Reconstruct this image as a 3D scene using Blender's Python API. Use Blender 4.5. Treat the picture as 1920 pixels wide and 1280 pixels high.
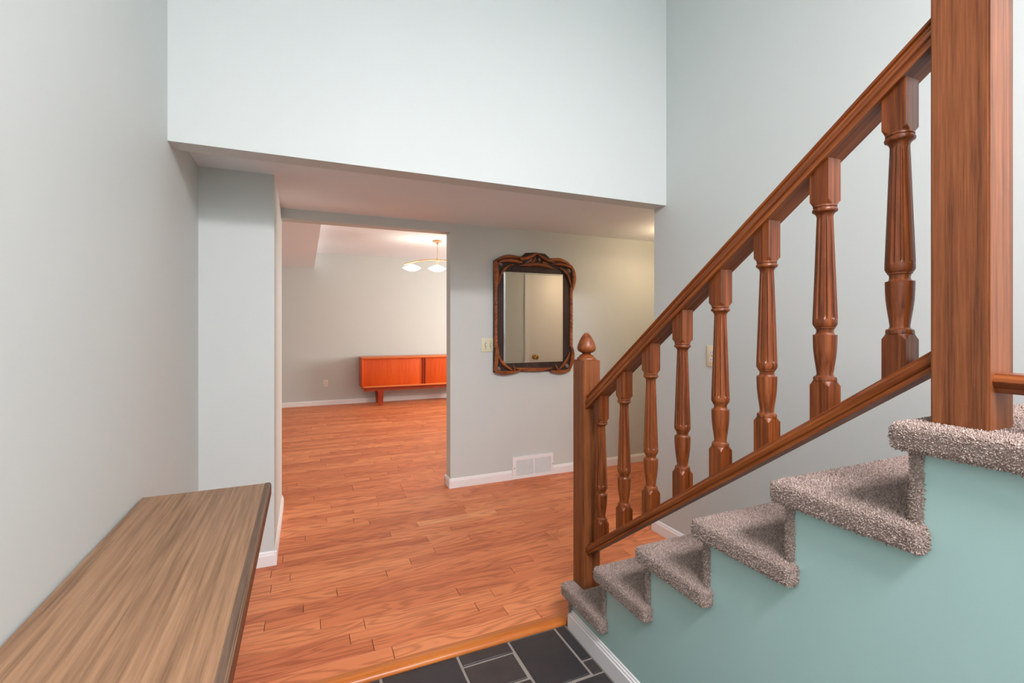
import bpy, bmesh, math, random
import numpy as np
from mathutils import Vector

random.seed(7); RNG = np.random.default_rng(11)
for o in list(bpy.data.objects): bpy.data.objects.remove(o, do_unlink=True)
scene = bpy.context.scene
C = scene.collection

# ------------------------------------------------------------------ camera
cam = bpy.data.cameras.new('camera'); cam_o = bpy.data.objects.new('camera', cam); C.objects.link(cam_o)
cam_o.location = (0, 0, 1.35); cam_o.rotation_euler = (math.pi/2, 0, -0.4122)
cam.sensor_width = 36; cam.sensor_fit = 'HORIZONTAL'; cam.lens = 886.5/1920*36
cam.shift_y = -(640-611.7)/1920; cam.clip_start = 0.02
scene.camera = cam_o

# ------------------------------------------------------------------ dimensions of the place (metres)
XL, XR = -0.5256, 2.1176          # left foyer wall, wall beyond the stairs
YF = -1.40                        # front wall behind the camera
YH, YHB, ZH = 2.378, 2.4917, 2.1233   # wall above the hall: front, back, lower edge
ZC = 2.2095                       # low hall ceiling
XC, YC = -0.1611, 2.9974          # short wall left of the opening
YB, YB2 = 3.8205, 3.9367          # wall with the mirror
XJ, ZO = 1.1089, 2.1366           # opening: right jamb, top
YD, ZD = 8.7286, 2.597            # dining room end wall, ceiling
XDL, XDR = -1.9, 5.2              # dining room sides
XHE = 5.2                         # end of the hall
ZT = 5.0                          # tall foyer ceiling

# ------------------------------------------------------------------ world, lights, exposure
w = bpy.data.worlds.new('world'); scene.world = w; w.use_nodes = True
w.node_tree.nodes['Background'].inputs[0].default_value = (0.75, 0.85, 1, 1)
w.node_tree.nodes['Background'].inputs[1].default_value = 0.6
def area(name, loc, rot, sx, sy, power, col):
    l = bpy.data.lights.new(name, 'AREA'); l.shape = 'RECTANGLE'; l.size = sx; l.size_y = sy
    l.energy = power; l.color = col
    o = bpy.data.objects.new(name, l); C.objects.link(o); o.location = loc; o.rotation_euler = rot
    return o
# daylight entering through the high foyer window behind the camera
area('foyer_window_daylight', (0.85, YF+0.32, 3.26), (math.radians(5), 0, 0), 1.9, 0.60, 206, (1.0, 0.925, 0.965))
# unseen low fill lamp, added to brighten the lower foyer
area('added_low_fill', (0.35, YF+0.03, 1.15), (math.radians(90), 0, 0), 0.80, 1.70, 3, (1.0, 0.97, 1.0))
# daylight entering through the dining room window on its right side
area('dining_window_daylight', (XDR-0.03, 6.4, 1.45), (math.radians(90), 0, math.radians(90)), 1.7, 1.2, 190, (1.0, 0.935, 0.865))
vs = scene.view_settings
vs.view_transform = 'Standard'; vs.look = 'None'; vs.exposure = 0.0; vs.gamma = 1.0; vs.use_curve_mapping = False
scene.cycles.diffuse_bounces = 6; scene.cycles.max_bounces = 8
scene.cycles.sample_clamp_indirect = 6

# ------------------------------------------------------------------ materials
def lin(c):
    return tuple(((v/255)/12.92 if v/255 <= 0.04045 else ((v/255+0.055)/1.055)**2.4) for v in c)+(1,)
class NT:
    def __init__(s, name):
        s.m = bpy.data.materials.new(name); s.m.use_nodes = True; s.t = s.m.node_tree
        s.b = s.t.nodes['Principled BSDF']
    def n(s, typ, **kw):
        nd = s.t.nodes.new(typ)
        for k, v in kw.items():
            if k.startswith('i_'):
                key = k[2:]; nd.inputs[int(key) if key.isdigit() else key].default_value = v
            else: setattr(nd, k, v)
        return nd
    def l(s, a, b): s.t.links.new(a, b)
    def math(s, op, a, b=None):
        nd = s.n('ShaderNodeMath', operation=op)
        for i, v in enumerate((a, b)):
            if v is None: continue
            if isinstance(v, (int, float)): nd.inputs[i].default_value = v
            else: s.l(v, nd.inputs[i])
        return nd.outputs[0]
    def mix(s, fac, a, b, blend='MIX'):
        nd = s.n('ShaderNodeMix', data_type='RGBA', blend_type=blend)
        for i, v in ((0, fac), (6, a), (7, b)):
            if isinstance(v, (int, float)): nd.inputs[i].default_value = v
            elif isinstance(v, tuple): nd.inputs[i].default_value = v
            else: s.l(v, nd.inputs[i])
        return nd.outputs[2]
    def ramp(s, fac, stops):
        nd = s.n('ShaderNodeValToRGB'); e = nd.color_ramp.elements
        while len(e) < len(stops): e.new(0.5)
        for el, (p, c) in zip(e, stops): el.position = p; el.color = c
        s.l(fac, nd.inputs[0]); return nd.outputs[0]
    def set(s, **kw):
        for k, v in kw.items(): s.b.inputs[k.replace('_', ' ')].default_value = v
    def bump(s, h, strength, dist):
        nd = s.n('ShaderNodeBump'); nd.inputs['Strength'].default_value = strength; nd.inputs['Distance'].default_value = dist
        s.l(h, nd.inputs['Height']); s.l(nd.outputs[0], s.b.inputs['Normal'])

def paint(name, rgb, rough=0.55, bump=0.15):
    t = NT(name); g = t.n('ShaderNodeNewGeometry')
    nz = t.n('ShaderNodeTexNoise', i_Scale=2.2, i_Detail=3.0); t.l(g.outputs['Position'], nz.inputs['Vector'])
    c = lin(rgb); lo = tuple(v*0.96 for v in c[:3])+(1,)
    t.l(t.mix(nz.outputs['Fac'], lo, c), t.b.inputs['Base Color'])
    n2 = t.n('ShaderNodeTexNoise', i_Scale=260.0, i_Detail=2.0); t.l(g.outputs['Position'], n2.inputs['Vector'])
    t.bump(n2.outputs['Fac'], bump, 0.0006); t.set(Roughness=rough); return t.m

def wood(name, dark, mid, light, axis='Z', along=1.6, across=34.0, rough=0.36, contour=40.0, rot=0.0, coat=0.0, bump=0.12):
    """stained wood, grain along one local axis"""
    t = NT(name); tc = t.n('ShaderNodeTexCoord'); oi = t.n('ShaderNodeObjectInfo')
    mp = t.n('ShaderNodeMapping')
    sc = {'X': (along, across, across), 'Y': (across, along, across), 'Z': (across, across, along)}[axis]
    src = tc.outputs['Object']
    if rot:
        m0 = t.n('ShaderNodeMapping'); m0.inputs['Rotation'].default_value = (rot, 0, 0); t.l(src, m0.inputs[0]); src = m0.outputs[0]
    mp.inputs['Scale'].default_value = sc; t.l(src, mp.inputs[0])
    off = t.n('ShaderNodeVectorMath', operation='ADD'); t.l(mp.outputs[0], off.inputs[0])
    cb = t.n('ShaderNodeCombineXYZ')
    for i, k in enumerate((31.0, 17.0, 53.0)): t.l(t.math('MULTIPLY', oi.outputs['Random'], k), cb.inputs[i])
    t.l(cb.outputs[0], off.inputs[1])
    big = t.n('ShaderNodeTexNoise', i_Scale=0.22, i_Detail=2.0, i_Distortion=0.3); t.l(off.outputs[0], big.inputs['Vector'])
    fine = t.n('ShaderNodeTexNoise', i_Scale=1.6, i_Detail=6.0, i_Roughness=0.65); t.l(off.outputs[0], fine.inputs['Vector'])
    ring = t.math('SINE', t.math('MULTIPLY', big.outputs['Fac'], contour))
    ring = t.math('MULTIPLY', t.math('ADD', ring, 1.0), 0.5)
    f = t.math('ADD', t.math('MULTIPLY', fine.outputs['Fac'], 0.82), t.math('MULTIPLY', ring, 0.18))
    col = t.ramp(f, [(0.25, lin(dark)), (0.5, lin(mid)), (0.78, lin(light))])
    t.l(col, t.b.inputs['Base Color']); t.bump(fine.outputs['Fac'], bump, 0.0008)
    t.set(Roughness=rough, Coat_Weight=coat, Coat_Roughness=0.25, Specular_IOR_Level=0.35); return t.m

def plain(name, rgb, rough=0.5, metal=0.0, emit=0.0, ecol=None, bump=0.0):
    t = NT(name); t.set(Base_Color=lin(rgb), Roughness=rough, Metallic=metal)
    if emit: t.set(Emission_Color=lin(ecol or rgb), Emission_Strength=emit)
    g = t.n('ShaderNodeTexCoord'); nz = t.n('ShaderNodeTexNoise', i_Scale=60.0); t.l(g.outputs['Object'], nz.inputs['Vector'])
    if not metal:
        c = lin(rgb); t.l(t.mix(nz.outputs['Fac'], tuple(v*0.95 for v in c[:3])+(1,), c), t.b.inputs['Base Color'])
    if bump: t.bump(nz.outputs['Fac'], bump, 0.001)
    return t.m

M = {}
M['wall'] = paint('mint_wall_paint', (200, 207, 204))
M['stringer'] = paint('shade_toned_wall_paint', (166, 198, 193), rough=0.4)  # same paint as the walls, with its shaded look put into the colour
M['ceiling'] = paint('white_ceiling_paint', (230, 240, 246), 0.8)
M['trim'] = paint('white_trim_paint', (236, 236, 236), 0.35, 0.02)
M['door'] = paint('white_door_paint', (235, 233, 230), 0.4, 0.02)
M['rail'] = wood('stained_oak_upright', (62, 27, 9), (115, 57, 23), (150, 84, 40), 'Z', 3.0, 110.0, 0.34, 24.0)
M['rail_slope'] = wood('stained_oak_rail', (72, 33, 11), (130, 66, 27), (164, 94, 45), 'Y', 3.0, 110.0, 0.34, 24.0, rot=math.radians(36.2))
M['rail_level'] = wood('stained_oak_level_rail', (66, 29, 10), (122, 61, 25), (156, 89, 43), 'Y', 3.0, 110.0, 0.34, 24.0)
M['newel'] = wood('stained_oak_newel', (78, 40, 19), (120, 67, 35), (148, 89, 51), 'Z', 5.0, 170.0, 0.42, 16.0, bump=0.4)
M['table_top'] = wood('weathered_brown_table_top', (104, 77, 54), (147, 113, 84), (172, 139, 107), 'Y', 1.7, 60.0, 0.45, 9.0)
M['table_edge'] = wood('dark_brown_table_edge', (64, 36, 22), (106, 58, 34), (128, 76, 46), 'Y', 1.6, 40.0, 0.5, 10.0)
M['table_worn'] = wood('worn_dark_edge', (70, 54, 42), (104, 82, 66), (130, 104, 84), 'Y', 2.0, 60.0, 0.5, 8.0)
M['credenza'] = wood('orange_teak', (178, 62, 12), (205, 80, 20), (222, 98, 32), 'Z', 2.0, 40.0, 0.4, 6.0)
M['credenza_top'] = wood('orange_teak_lengthwise', (190, 92, 40), (214, 116, 58), (226, 132, 74), 'X', 2.0, 40.0, 0.35, 6.0)
M['credenza_dark'] = wood('dark_teak', (110, 36, 12), (142, 48, 16), (165, 62, 24), 'X', 2.0, 40.0, 0.45, 6.0)
M['threshold'] = wood('honey_oak_threshold', (150, 78, 26), (188, 104, 40), (208, 126, 58), 'X', 1.5, 60.0, 0.35, 14.0, coat=0.2)
M['frame_dark'] = wood('dark_walnut_board', (38, 27, 25), (56, 41, 38), (74, 56, 52), 'Z', 3.0, 40.0, 0.45, 8.0)
M['frame_brown'] = wood('carved_brown_wood', (84, 42, 20), (140, 78, 40), (180, 110, 62), 'X', 8.0, 30.0, 0.34, 8.0)
M['frame_pale'] = plain('worn_carving_relief', (128, 104, 92), 0.6, bump=0.3)
M['mirror'] = plain('mirror_silver', (236, 238, 236), 0.015, 1.0)
M['brass'] = plain('brass', (196, 158, 86), 0.25, 1.0)
M['plate_cream'] = plain('cream_switch_plate', (214, 216, 188), 0.4)
M['plate_brass'] = plain('brassy_cream_plate', (232, 214, 176), 0.3)
M['plate_white'] = plain('white_outlet_plate', (232, 228, 220), 0.4)
M['slot'] = plain('dark_slot', (96, 84, 66), 0.6)
M['toggle_slot'] = plain('toggle_slot', (158, 152, 124), 0.5)
M['vent'] = plain('white_enamel_metal', (238, 238, 238), 0.35)
M['vent_dark'] = plain('dark_duct', (170, 168, 166), 0.7)
M['subfloor'] = plain('dark_subfloor', (46, 26, 16), 0.8)
M['grout'] = plain('grey_grout', (150, 142, 134), 0.9, bump=0.5)
M['fixture'] = plain('tan_metal', (196, 158, 120), 0.4)
M['shade'] = plain('lit_glass_shade', (255, 248, 236), 0.3, emit=9.0, ecol=(255, 238, 216))
M['hall_glass'] = plain('lit_hall_dome', (255, 246, 230), 0.3, emit=22.0, ecol=(255, 220, 178))
M['glass'] = plain('window_pane', (225, 235, 240), 0.1)

# oak floor: every plank has its own shade and grain (attribute "pid")
t = NT('oak_plank'); g = t.n('ShaderNodeNewGeometry'); at = t.n('ShaderNodeAttribute', attribute_name='pid')
sp = t.n('ShaderNodeSeparateXYZ'); t.l(g.outputs['Position'], sp.inputs[0])
cb = t.n('ShaderNodeCombineXYZ')
t.l(t.math('ADD', t.math('MULTIPLY', sp.outputs[0], 2.2), t.math('MULTIPLY', at.outputs['Fac'], 91.0)), cb.inputs[0])
t.l(t.math('ADD', t.math('MULTIPLY', sp.outputs[1], 17.0), t.math('MULTIPLY', at.outputs['Fac'], 47.0)), cb.inputs[1])
big = t.n('ShaderNodeTexNoise', i_Scale=0.8, i_Detail=1.5, i_Distortion=0.5); t.l(cb.outputs[0], big.inputs['Vector'])
cb2 = t.n('ShaderNodeCombineXYZ')
t.l(t.math('ADD', t.math('MULTIPLY', sp.outputs[0], 9.0), t.math('MULTIPLY', at.outputs['Fac'], 91.0)), cb2.inputs[0])
t.l(t.math('MULTIPLY', sp.outputs[1], 260.0), cb2.inputs[1])
fine = t.n('ShaderNodeTexNoise', i_Scale=1.0, i_Detail=4.0, i_Roughness=0.6); t.l(cb2.outputs[0], fine.inputs['Vector'])
ring = t.math('MULTIPLY', t.math('ADD', t.math('SINE', t.math('MULTIPLY', big.outputs['Fac'], 46.0)), 1.0), 0.5)
ring = t.math('POWER', ring, 2.0)
f = t.math('ADD', t.math('MULTIPLY', ring, 0.42), t.math('MULTIPLY', fine.outputs['Fac'], 0.58))
wn = t.n('ShaderNodeTexWhiteNoise', noise_dimensions='1D'); t.l(t.math('MULTIPLY', at.outputs['Fac'], 977.0), wn.inputs['W'])
tn = t.n('ShaderNodeAttribute', attribute_name='tone')
base = t.ramp(wn.outputs['Value'], [(0.0, lin((198, 112, 72))), (0.5, lin((214, 126, 80))), (1.0, lin((230, 146, 96)))])
base = t.mix(tn.outputs['Fac'], base, lin((240, 172, 122)))
dark = t.mix(1.0, base, (0.60, 0.52, 0.48, 1), 'MULTIPLY')
t.l(t.mix(t.ramp(f, [(0.30, (0, 0, 0, 1)), (0.85, (1, 1, 1, 1))]), base, dark), t.b.inputs['Base Color'])
t.bump(fine.outputs['Fac'], 0.12, 0.0006); t.set(Roughness=0.46, Specular_IOR_Level=0.35); M['oak'] = t.m

# slate
t = NT('black_slate'); g = t.n('ShaderNodeNewGeometry'); oi = t.n('ShaderNodeObjectInfo')
nz = t.n('ShaderNodeTexNoise', i_Scale=9.0, i_Detail=6.0, i_Roughness=0.6); t.l(g.outputs['Position'], nz.inputs['Vector'])
b1 = t.mix(oi.outputs['Random'], lin((50, 50, 54)), lin((78, 66, 62)))
t.l(t.mix(nz.outputs['Fac'], b1, lin((40, 40, 43))), t.b.inputs['Base Color'])
t.bump(nz.outputs['Fac'], 0.4, 0.004); t.set(Roughness=0.42); M['slate'] = t.m

# carpet: body and pile
def carpet(name, island, k=1.0):
    t = NT(name); g = t.n('ShaderNodeNewGeometry')
    nz = t.n('ShaderNodeTexNoise', i_Scale=14.0, i_Detail=3.0); t.l(g.outputs['Position'], nz.inputs['Vector'])
    n2 = t.n('ShaderNodeTexNoise', i_Scale=420.0, i_Detail=2.0); t.l(g.outputs['Position'], n2.inputs['Vector'])
    v = g.outputs['Random Per Island'] if island else n2.outputs['Fac']
    c = t.ramp(v, [(0.0, lin((146, 124, 112))), (0.5, lin((192, 172, 161))), (1.0, lin((226, 210, 201)))])
    c = t.mix(t.math('MULTIPLY', nz.outputs['Fac'], 0.35), c, lin((178, 155, 143)))
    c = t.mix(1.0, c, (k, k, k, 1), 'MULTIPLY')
    t.l(c, t.b.inputs['Base Color']); t.set(Roughness=0.95, Specular_IOR_Level=0.1)
    t.bump(n2.outputs['Fac'], 0.8, 0.004); return t.m
M['carpet'] = carpet('greige_carpet', False, 0.6); M['pile'] = carpet('greige_carpet_pile', True, 0.93)  # body darkened: the shade between tufts is put into its colour

# ------------------------------------------------------------------ mesh helpers
WL = {}
def link(o, loc, parent):
    C.objects.link(o)
    if parent is not None:
        p = WL[parent.name]; o.parent = parent; o.location = Vector(loc)-p
    else: o.location = loc
    WL[o.name] = Vector(loc); return o
def mesh_obj(name, verts, faces, mat, parent=None, smooth=None, origin=None, data=None):
    v = np.array(verts, dtype=float)
    if origin is None: origin = ((v[:,0].min()+v[:,0].max())/2, (v[:,1].min()+v[:,1].max())/2, v[:,2].min())
    me = bpy.data.meshes.new(name); me.from_pydata((v-np.array(origin)).tolist(), [], faces)
    me.materials.append(mat)
    if smooth is not None:
        me.shade_smooth(); me.set_sharp_from_angle(angle=math.radians(smooth))
    me.update()
    return link(bpy.data.objects.new(name, me), origin, parent)
def bm_obj(name, bm, mat, parent=None, smooth=None, origin=None):
    bmesh.ops.recalc_face_normals(bm, faces=bm.faces)
    bm.verts.ensure_lookup_table(); bm.verts.index_update()
    v = [tuple(x.co) for x in bm.verts]; f = [[x.index for x in fc.verts] for fc in bm.faces]; bm.free()
    return mesh_obj(name, v, f, mat, parent, smooth, origin)
def box_into(bm, x0, x1, y0, y1, z0, z1):
    vs_ = [bm.verts.new(p) for p in ((x0,y0,z0),(x1,y0,z0),(x1,y1,z0),(x0,y1,z0),(x0,y0,z1),(x1,y0,z1),(x1,y1,z1),(x0,y1,z1))]
    for q in ((0,3,2,1),(4,5,6,7),(0,1,5,4),(1,2,6,5),(2,3,7,6),(3,0,4,7)): bm.faces.new([vs_[i] for i in q])
    return vs_
def box(name, x0, x1, y0, y1, z0, z1, mat, parent=None, bevel=0.0, seg=2):
    bm = bmesh.new(); box_into(bm, x0, x1, y0, y1, z0, z1)
    if bevel: bmesh.ops.bevel(bm, geom=bm.edges[:], offset=bevel, segments=seg, affect='EDGES', profile=0.5)
    return bm_obj(name, bm, mat, parent, 40 if bevel else None)
def boxes(name, lst, mat, parent=None):
    bm = bmesh.new()
    for b in lst: box_into(bm, *b)
    return bm_obj(name, bm, mat, parent)
def empty(name, loc):
    o = bpy.data.objects.new(name, None); o.empty_display_size = 0.1; return link(o, loc, None)
def tag(o, label, cat, group=None):
    o['label'] = label; o['category'] = cat
    if group: o['group'] = group
    return o
def struct(o, label=None, cat=None):
    o['kind'] = 'structure'
    if label: o['label'] = label
    if cat: o['category'] = cat
    return o
def prism(name, poly, axis, a0, a1, mat, parent=None, smooth=None, shear=None):
    """extrude a 2-D polygon along an axis; axis 'X': poly=(y,z); 'Y': poly=(x,z); 'Z': poly=(x,y)"""
    n = len(poly); V = []
    for a in (a0, a1):
        for p, q in poly:
            if axis == 'X': V.append((a, p, q))
            elif axis == 'Y': V.append((p, a, q + (shear(a) if shear else 0)))
            else: V.append((p, q, a))
    F = [list(range(n))[::-1], list(range(n, 2*n))]
    F += [[i, (i+1) % n, n+(i+1) % n, n+i] for i in range(n)]
    bm = bmesh.new(); bv = [bm.verts.new(v) for v in V]
    for f_ in F: bm.faces.new([bv[i] for i in f_])
    return bm_obj(name, bm, mat, parent, smooth)
def lathe(name, prof, cx, cy, mat, parent=None, seg=32, smooth=35):
    V, F = [], []
    for r, z in prof:
        for k in range(seg):
            a = 2*math.pi*k/seg; V.append((cx+r*math.cos(a), cy+r*math.sin(a), z))
    for i in range(len(prof)-1):
        for k in range(seg):
            F.append([i*seg+k, i*seg+(k+1) % seg, (i+1)*seg+(k+1) % seg, (i+1)*seg+k])
    F.append([k for k in range(seg)][::-1]); F.append([(len(prof)-1)*seg+k for k in range(seg)])
    return mesh_obj(name, V, F, mat, parent, smooth)
def catmull(pts, n=8):
    P = [np.array(p, float) for p in pts]; P = [2*P[0]-P[1]]+P+[2*P[-1]-P[-2]]; out = []
    for i in range(1, len(P)-2):
        for s in range(n):
            u = s/n; a, b, c, d = P[i-1:i+3]
            out.append(0.5*((2*b)+(c-a)*u+(2*a-5*b+4*c-d)*u*u+(3*b-a-3*c+d)*u**3))
    out.append(P[-2]); return out
def sweep(name, pts, rads, mat, parent=None, up=(0, 1, 0), flat=1.0, seg=10, n=8, smooth=60):
    """tube along 3-D points; rads = list of (t, radius); flat scales the radius along `up`"""
    pl = catmull(pts, n); m = len(pl); V, F = [], []
    ts = [r[0] for r in rads]; rs = [r[1] for r in rads]; U = np.array(up, float)
    for i, p in enumerate(pl):
        d = pl[min(i+1, m-1)]-pl[max(i-1, 0)]; d = d/(np.linalg.norm(d)+1e-9)
        u = U-d*np.dot(U, d); u /= np.linalg.norm(u)+1e-9; s = np.cross(d, u)
        r = float(np.interp(i/(m-1), ts, rs))
        for k in range(seg):
            a = 2*math.pi*k/seg; V.append(tuple(p+s*r*math.cos(a)+u*r*flat*math.sin(a)))
    for i in range(m-1):
        for k in range(seg): F.append([i*seg+k, i*seg+(k+1) % seg, (i+1)*seg+(k+1) % seg, (i+1)*seg+k])
    F.append(list(range(seg))[::-1]); F.append([(m-1)*seg+k for k in range(seg)])
    bm = bmesh.new(); bv = [bm.verts.new(v) for v in V]
    for f_ in F: bm.faces.new([bv[i] for i in f_])
    return bm_obj(name, bm, mat, parent, smooth)

# ------------------------------------------------------------------ the setting: walls and ceilings
T_ = 0.115
struct(boxes('wall_left', [(XL-T_, XL, YF-T_, YC+0.02, -0.05, ZT)], M['wall']))
struct(boxes('wall_front', [(XL, -0.2, YF-T_, YF, -0.05, ZT), (1.8, XR, YF-T_, YF, -0.05, ZT), (-0.2, -0.11, YF-T_, YF, -0.05, 2.90), (0.81, 1.8, YF-T_, YF, -0.05, 2.90), (-0.11, 0.81, YF-T_, YF, 2.06, 2.90), (-0.2, 1.8, YF-T_, YF, 3.62, ZT)], M['wall']))
struct(boxes('wall_right', [(XR, XR+T_, YF-T_, YHB, -0.05, ZT)], M['wall']))
struct(boxes('wall_header', [(XL-T_, XR, YH, YHB, ZH, ZT)], M['wall']))
struct(boxes('wall_column', [(XL-T_, XC, YC, YB2, -0.05, ZC+0.05)], M['wall']))
struct(boxes('wall_back', [(XC, XJ, YB, YB2, ZO, ZD), (XJ, XHE, YB, YB2, -0.05, ZD), (XDL, XC, YB2-0.02, YB2, -0.05, ZD)], M['wall']))
DX0, DX1, DZ = 2.452, 3.26, 2.035       # hall door opening
struct(boxes('wall_hall_near', [(XR+T_, DX0, YH, YHB, -0.05, ZC+0.02), (DX1, XHE, YH, YHB, -0.05, ZC+0.02), (DX0, DX1, YH, YHB, DZ, ZC+0.02)], M['wall']))
struct(boxes('wall_hall_end', [(XHE, XHE+T_, YH, YB2, -0.05, ZD)], M['wall']))
struct(boxes('wall_dining_far', [(XDL, XDR, YD, YD+T_, -0.05, ZD)], M['wall']))
struct(boxes('wall_dining_left', [(XDL-T_, XDL, YB2-0.02, YD, -0.05, ZD)], M['wall']))
struct(boxes('wall_dining_right', [(XDR, XDR+T_, YB2, YD, -0.05, 0.85), (XDR, XDR+T_, YB2, YD, 2.05, ZD), (XDR, XDR+T_, YB2, 5.55, 0.85, 2.05), (XDR, XDR+T_, 7.25, YD, 0.85, 2.05)], M['wall']))
struct(boxes('ceiling_hall', [(XL-T_, XHE, YHB, YB, ZC, ZC+0.04)], M['ceiling']))
struct(boxes('ceiling_dining', [(XDL, XDR, YB2-0.02, YD, ZD, ZD+0.05)], M['ceiling']))
struct(boxes('ceiling_soffit', [(XDL, 0.14, YB2, YD, 2.337, ZD)], M['ceiling']))
struct(boxes('ceiling_foyer', [(XL-T_, XR+T_, YF-T_, YHB, ZT, ZT+0.05)], M['ceiling']))
# windows behind the camera and in the dining room's side wall
def window(name, axis, c, a0, a1, z0, z1, nv, sgn):
    fr = []; wdt = 0.05
    def add(p0, p1, q0, q1, d0, d1):
        lo, hi = sorted((c+sgn*d0, c+sgn*d1))
        fr.append((p0, p1, lo, hi, q0, q1) if axis == 'Y' else (lo, hi, p0, p1, q0, q1))
    add(a0, a1, z0, z0+wdt, -0.08, 0.0); add(a0, a1, z1-wdt, z1, -0.08, 0.0)
    add(a0, a0+wdt, z0, z1, -0.08, 0.0); add(a1-wdt, a1, z0, z1, -0.08, 0.0)
    for i in range(1, nv):
        m_ = a0+(a1-a0)*i/nv; add(m_-0.015, m_+0.015, z0, z1, -0.07, -0.02)
    o = struct(boxes(name, fr, M['trim']))
    for i in range(nv):
        p0 = a0+(a1-a0)*i/nv; p1 = a0+(a1-a0)*(i+1)/nv; lo, hi = sorted((c-sgn*0.05, c-sgn*0.045))
        if axis == 'Y': box('pane', p0, p1, lo, hi, z0, z1, M['glass'], o)
        else: box('pane', lo, hi, p0, p1, z0, z1, M['glass'], o)
window('window_1', 'Y', YF, -0.2, 1.8, 2.90, 3.62, 3, 1)
fd = struct(boxes('added_glazed_door', [(-0.105, -0.03, YF-0.06, YF-0.015, -0.01, 2.05), (0.73, 0.805, YF-0.06, YF-0.015, -0.01, 2.05), (-0.03, 0.73, YF-0.06, YF-0.015, -0.01, 0.22), (-0.03, 0.73, YF-0.06, YF-0.015, 1.96, 2.05)], M['door']))  # unseen front door, its glazing added to go with the low fill lamp
box('pane', -0.03, 0.73, YF-0.042, YF-0.036, 0.22, 1.96, M['glass'], fd)
window('window_2', 'X', XDR, 5.55, 7.25, 0.85, 2.05, 2, -1)

# ------------------------------------------------------------------ oak floor, plank by plank
P = 0.0815; R0 = 1.991
floor = struct(boxes('floor', [(XDL, XDR, 1.925, YD, -0.06, -0.014), (XR+T_, XHE, YH, YHB, -0.06, -0.014)], M['subfloor']))
joints = {11: [-0.171], 7: [0.148, 1.37], 6: [-0.008, 1.207], 5: [-0.168, 1.051], 2: [0.177], 0: [0.334], 8: [0.407], 9: [0.553],
          10: [0.715], 12: [0.711], 14: [0.506, 1.754], 15: [0.7, 1.28], 20: [0.322], 21: [0.507], 22: [0.731], 24: [0.74], 13: [0.889],
          16: [1.068], 18: [1.056], 4: [0.712], 3: [0.869], 1: [0.872], 19: [0.137, 1.374], 17: [0.406]}
planks = []
for n in range(0, 83):
    y0 = R0+P*(n-0.5); y1 = min(y0+P, YD)
    if y0 >= YD: break
    if y1 < YHB: xa, xb = XL, XR
    elif y1 < YB2+0.05: xa, xb = XL, 4.4
    else: xa, xb = -0.9, 4.0
    known = joints.get(n, [])
    js = list(known) if known else [random.uniform(0.0, 1.0)]
    x = min(js)
    while x > xa+0.35:
        x -= random.uniform(0.55, 1.35); js.append(x)
    x = max(js)
    while x < xb-0.35:
        x += random.uniform(0.55, 1.35); js.append(x)
    js = sorted(j for j in js if xa+0.1 < j < xb-0.1); e = [xa]+js+[xb]
    for a, b in zip(e, e[1:]): planks.append((a, b, y0, y1, n))
planks = [(1.0965, 1.62, 1.871, R0-P*0.5, -1), (1.62, XR, 1.871, R0-P*0.5, -1)]+planks
def plank_geo(p, v0):
    a, b, y0, y1, n = p; g1, g2 = 0.0012, 0.0004
    a += g1; b -= g1; y0 += g2; y1 -= g2; dz = random.uniform(-0.0003, 0.0003); c = 0.0007
    V = [(a,y0,-0.013),(b,y0,-0.013),(b,y1,-0.013),(a,y1,-0.013),(a,y0,dz-c),(b,y0,dz-c),(b,y1,dz-c),(a,y1,dz-c),
         (a+c,y0+c,dz),(b-c,y0+c,dz),(b-c,y1-c,dz),(a+c,y1-c,dz)]
    F = [(0,3,2,1),(0,1,5,4),(1,2,6,5),(2,3,7,6),(3,0,4,7),(4,5,9,8),(5,6,10,9),(6,7,11,10),(7,4,8,11),(8,9,10,11)]
    return V, [tuple(i+v0 for i in f_) for f_ in F]
def add_pid(o, ids):
    a = o.data.attributes.new('pid', 'FLOAT', 'POINT'); a.data.foreach_set('value', np.array(ids, dtype=np.float32))
for i, p in enumerate(planks[:300]):
    V, F = plank_geo(p, 0)
    o = mesh_obj('plank', V, F, M['oak'], floor); add_pid(o, [random.random()]*12)
    if p[4] == 15 and abs(p[0]-0.7) < 0.01: o.data.attributes.new('tone', 'FLOAT', 'POINT').data.foreach_set('value', np.full(12, 0.55, dtype=np.float32))
V, F, ids = [], [], []
for p in planks[300:]:
    v_, f_ = plank_geo(p, len(V)); V += v_; F += f_; ids += [random.random()]*12
o = mesh_obj('far_planks', V, F, M['oak'], floor); add_pid(o, ids); o['kind'] = 'stuff'

# threshold strip between oak and slate
prof = [(1.880, -0.013), (1.880, -0.006), (1.888, 0.003), (1.900, 0.007), (1.925, 0.007), (1.940, 0.002), (1.9495, 0.001), (1.9495, -0.013)]
struct(prism('trim_1', prof, 'X', XL, 1.0955, M['threshold'], smooth=50))

# slate floor
fl = struct(boxes('floor_foyer', [(XL, XR, YF, 1.925, -0.06, -0.016)], M['grout']))
tiles = [(0.809,1.024,1.578,1.874),(1.036,1.078,1.656,1.874),(1.036,1.078,1.572,1.643),(0.581,0.797,1.815,1.876),(0.580,0.792,1.659,1.803),
         (0.273,0.568,1.640,1.876),(-0.02,0.261,1.80,1.876),(0.095,0.261,1.640,1.79),(-0.02,0.083,1.640,1.79),(-0.33,-0.032,1.72,1.876),(-0.52,-0.342,1.58,1.876),
         (0.580,0.720,1.42,1.648),(0.732,0.797,1.42,1.645),(0.809,0.936,1.34,1.566),(0.948,1.078,1.42,1.560),(0.948,1.078,1.34,1.408)]
rows = [(1.33, 1.10), (1.09, 0.80), (0.79, 0.50), (0.49, 0.26), (0.25, -0.05), (-0.06, -0.36), (-0.37, -0.60), (-0.61, -0.91), (-0.92, -1.22), (-1.23, -1.39)]
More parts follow.
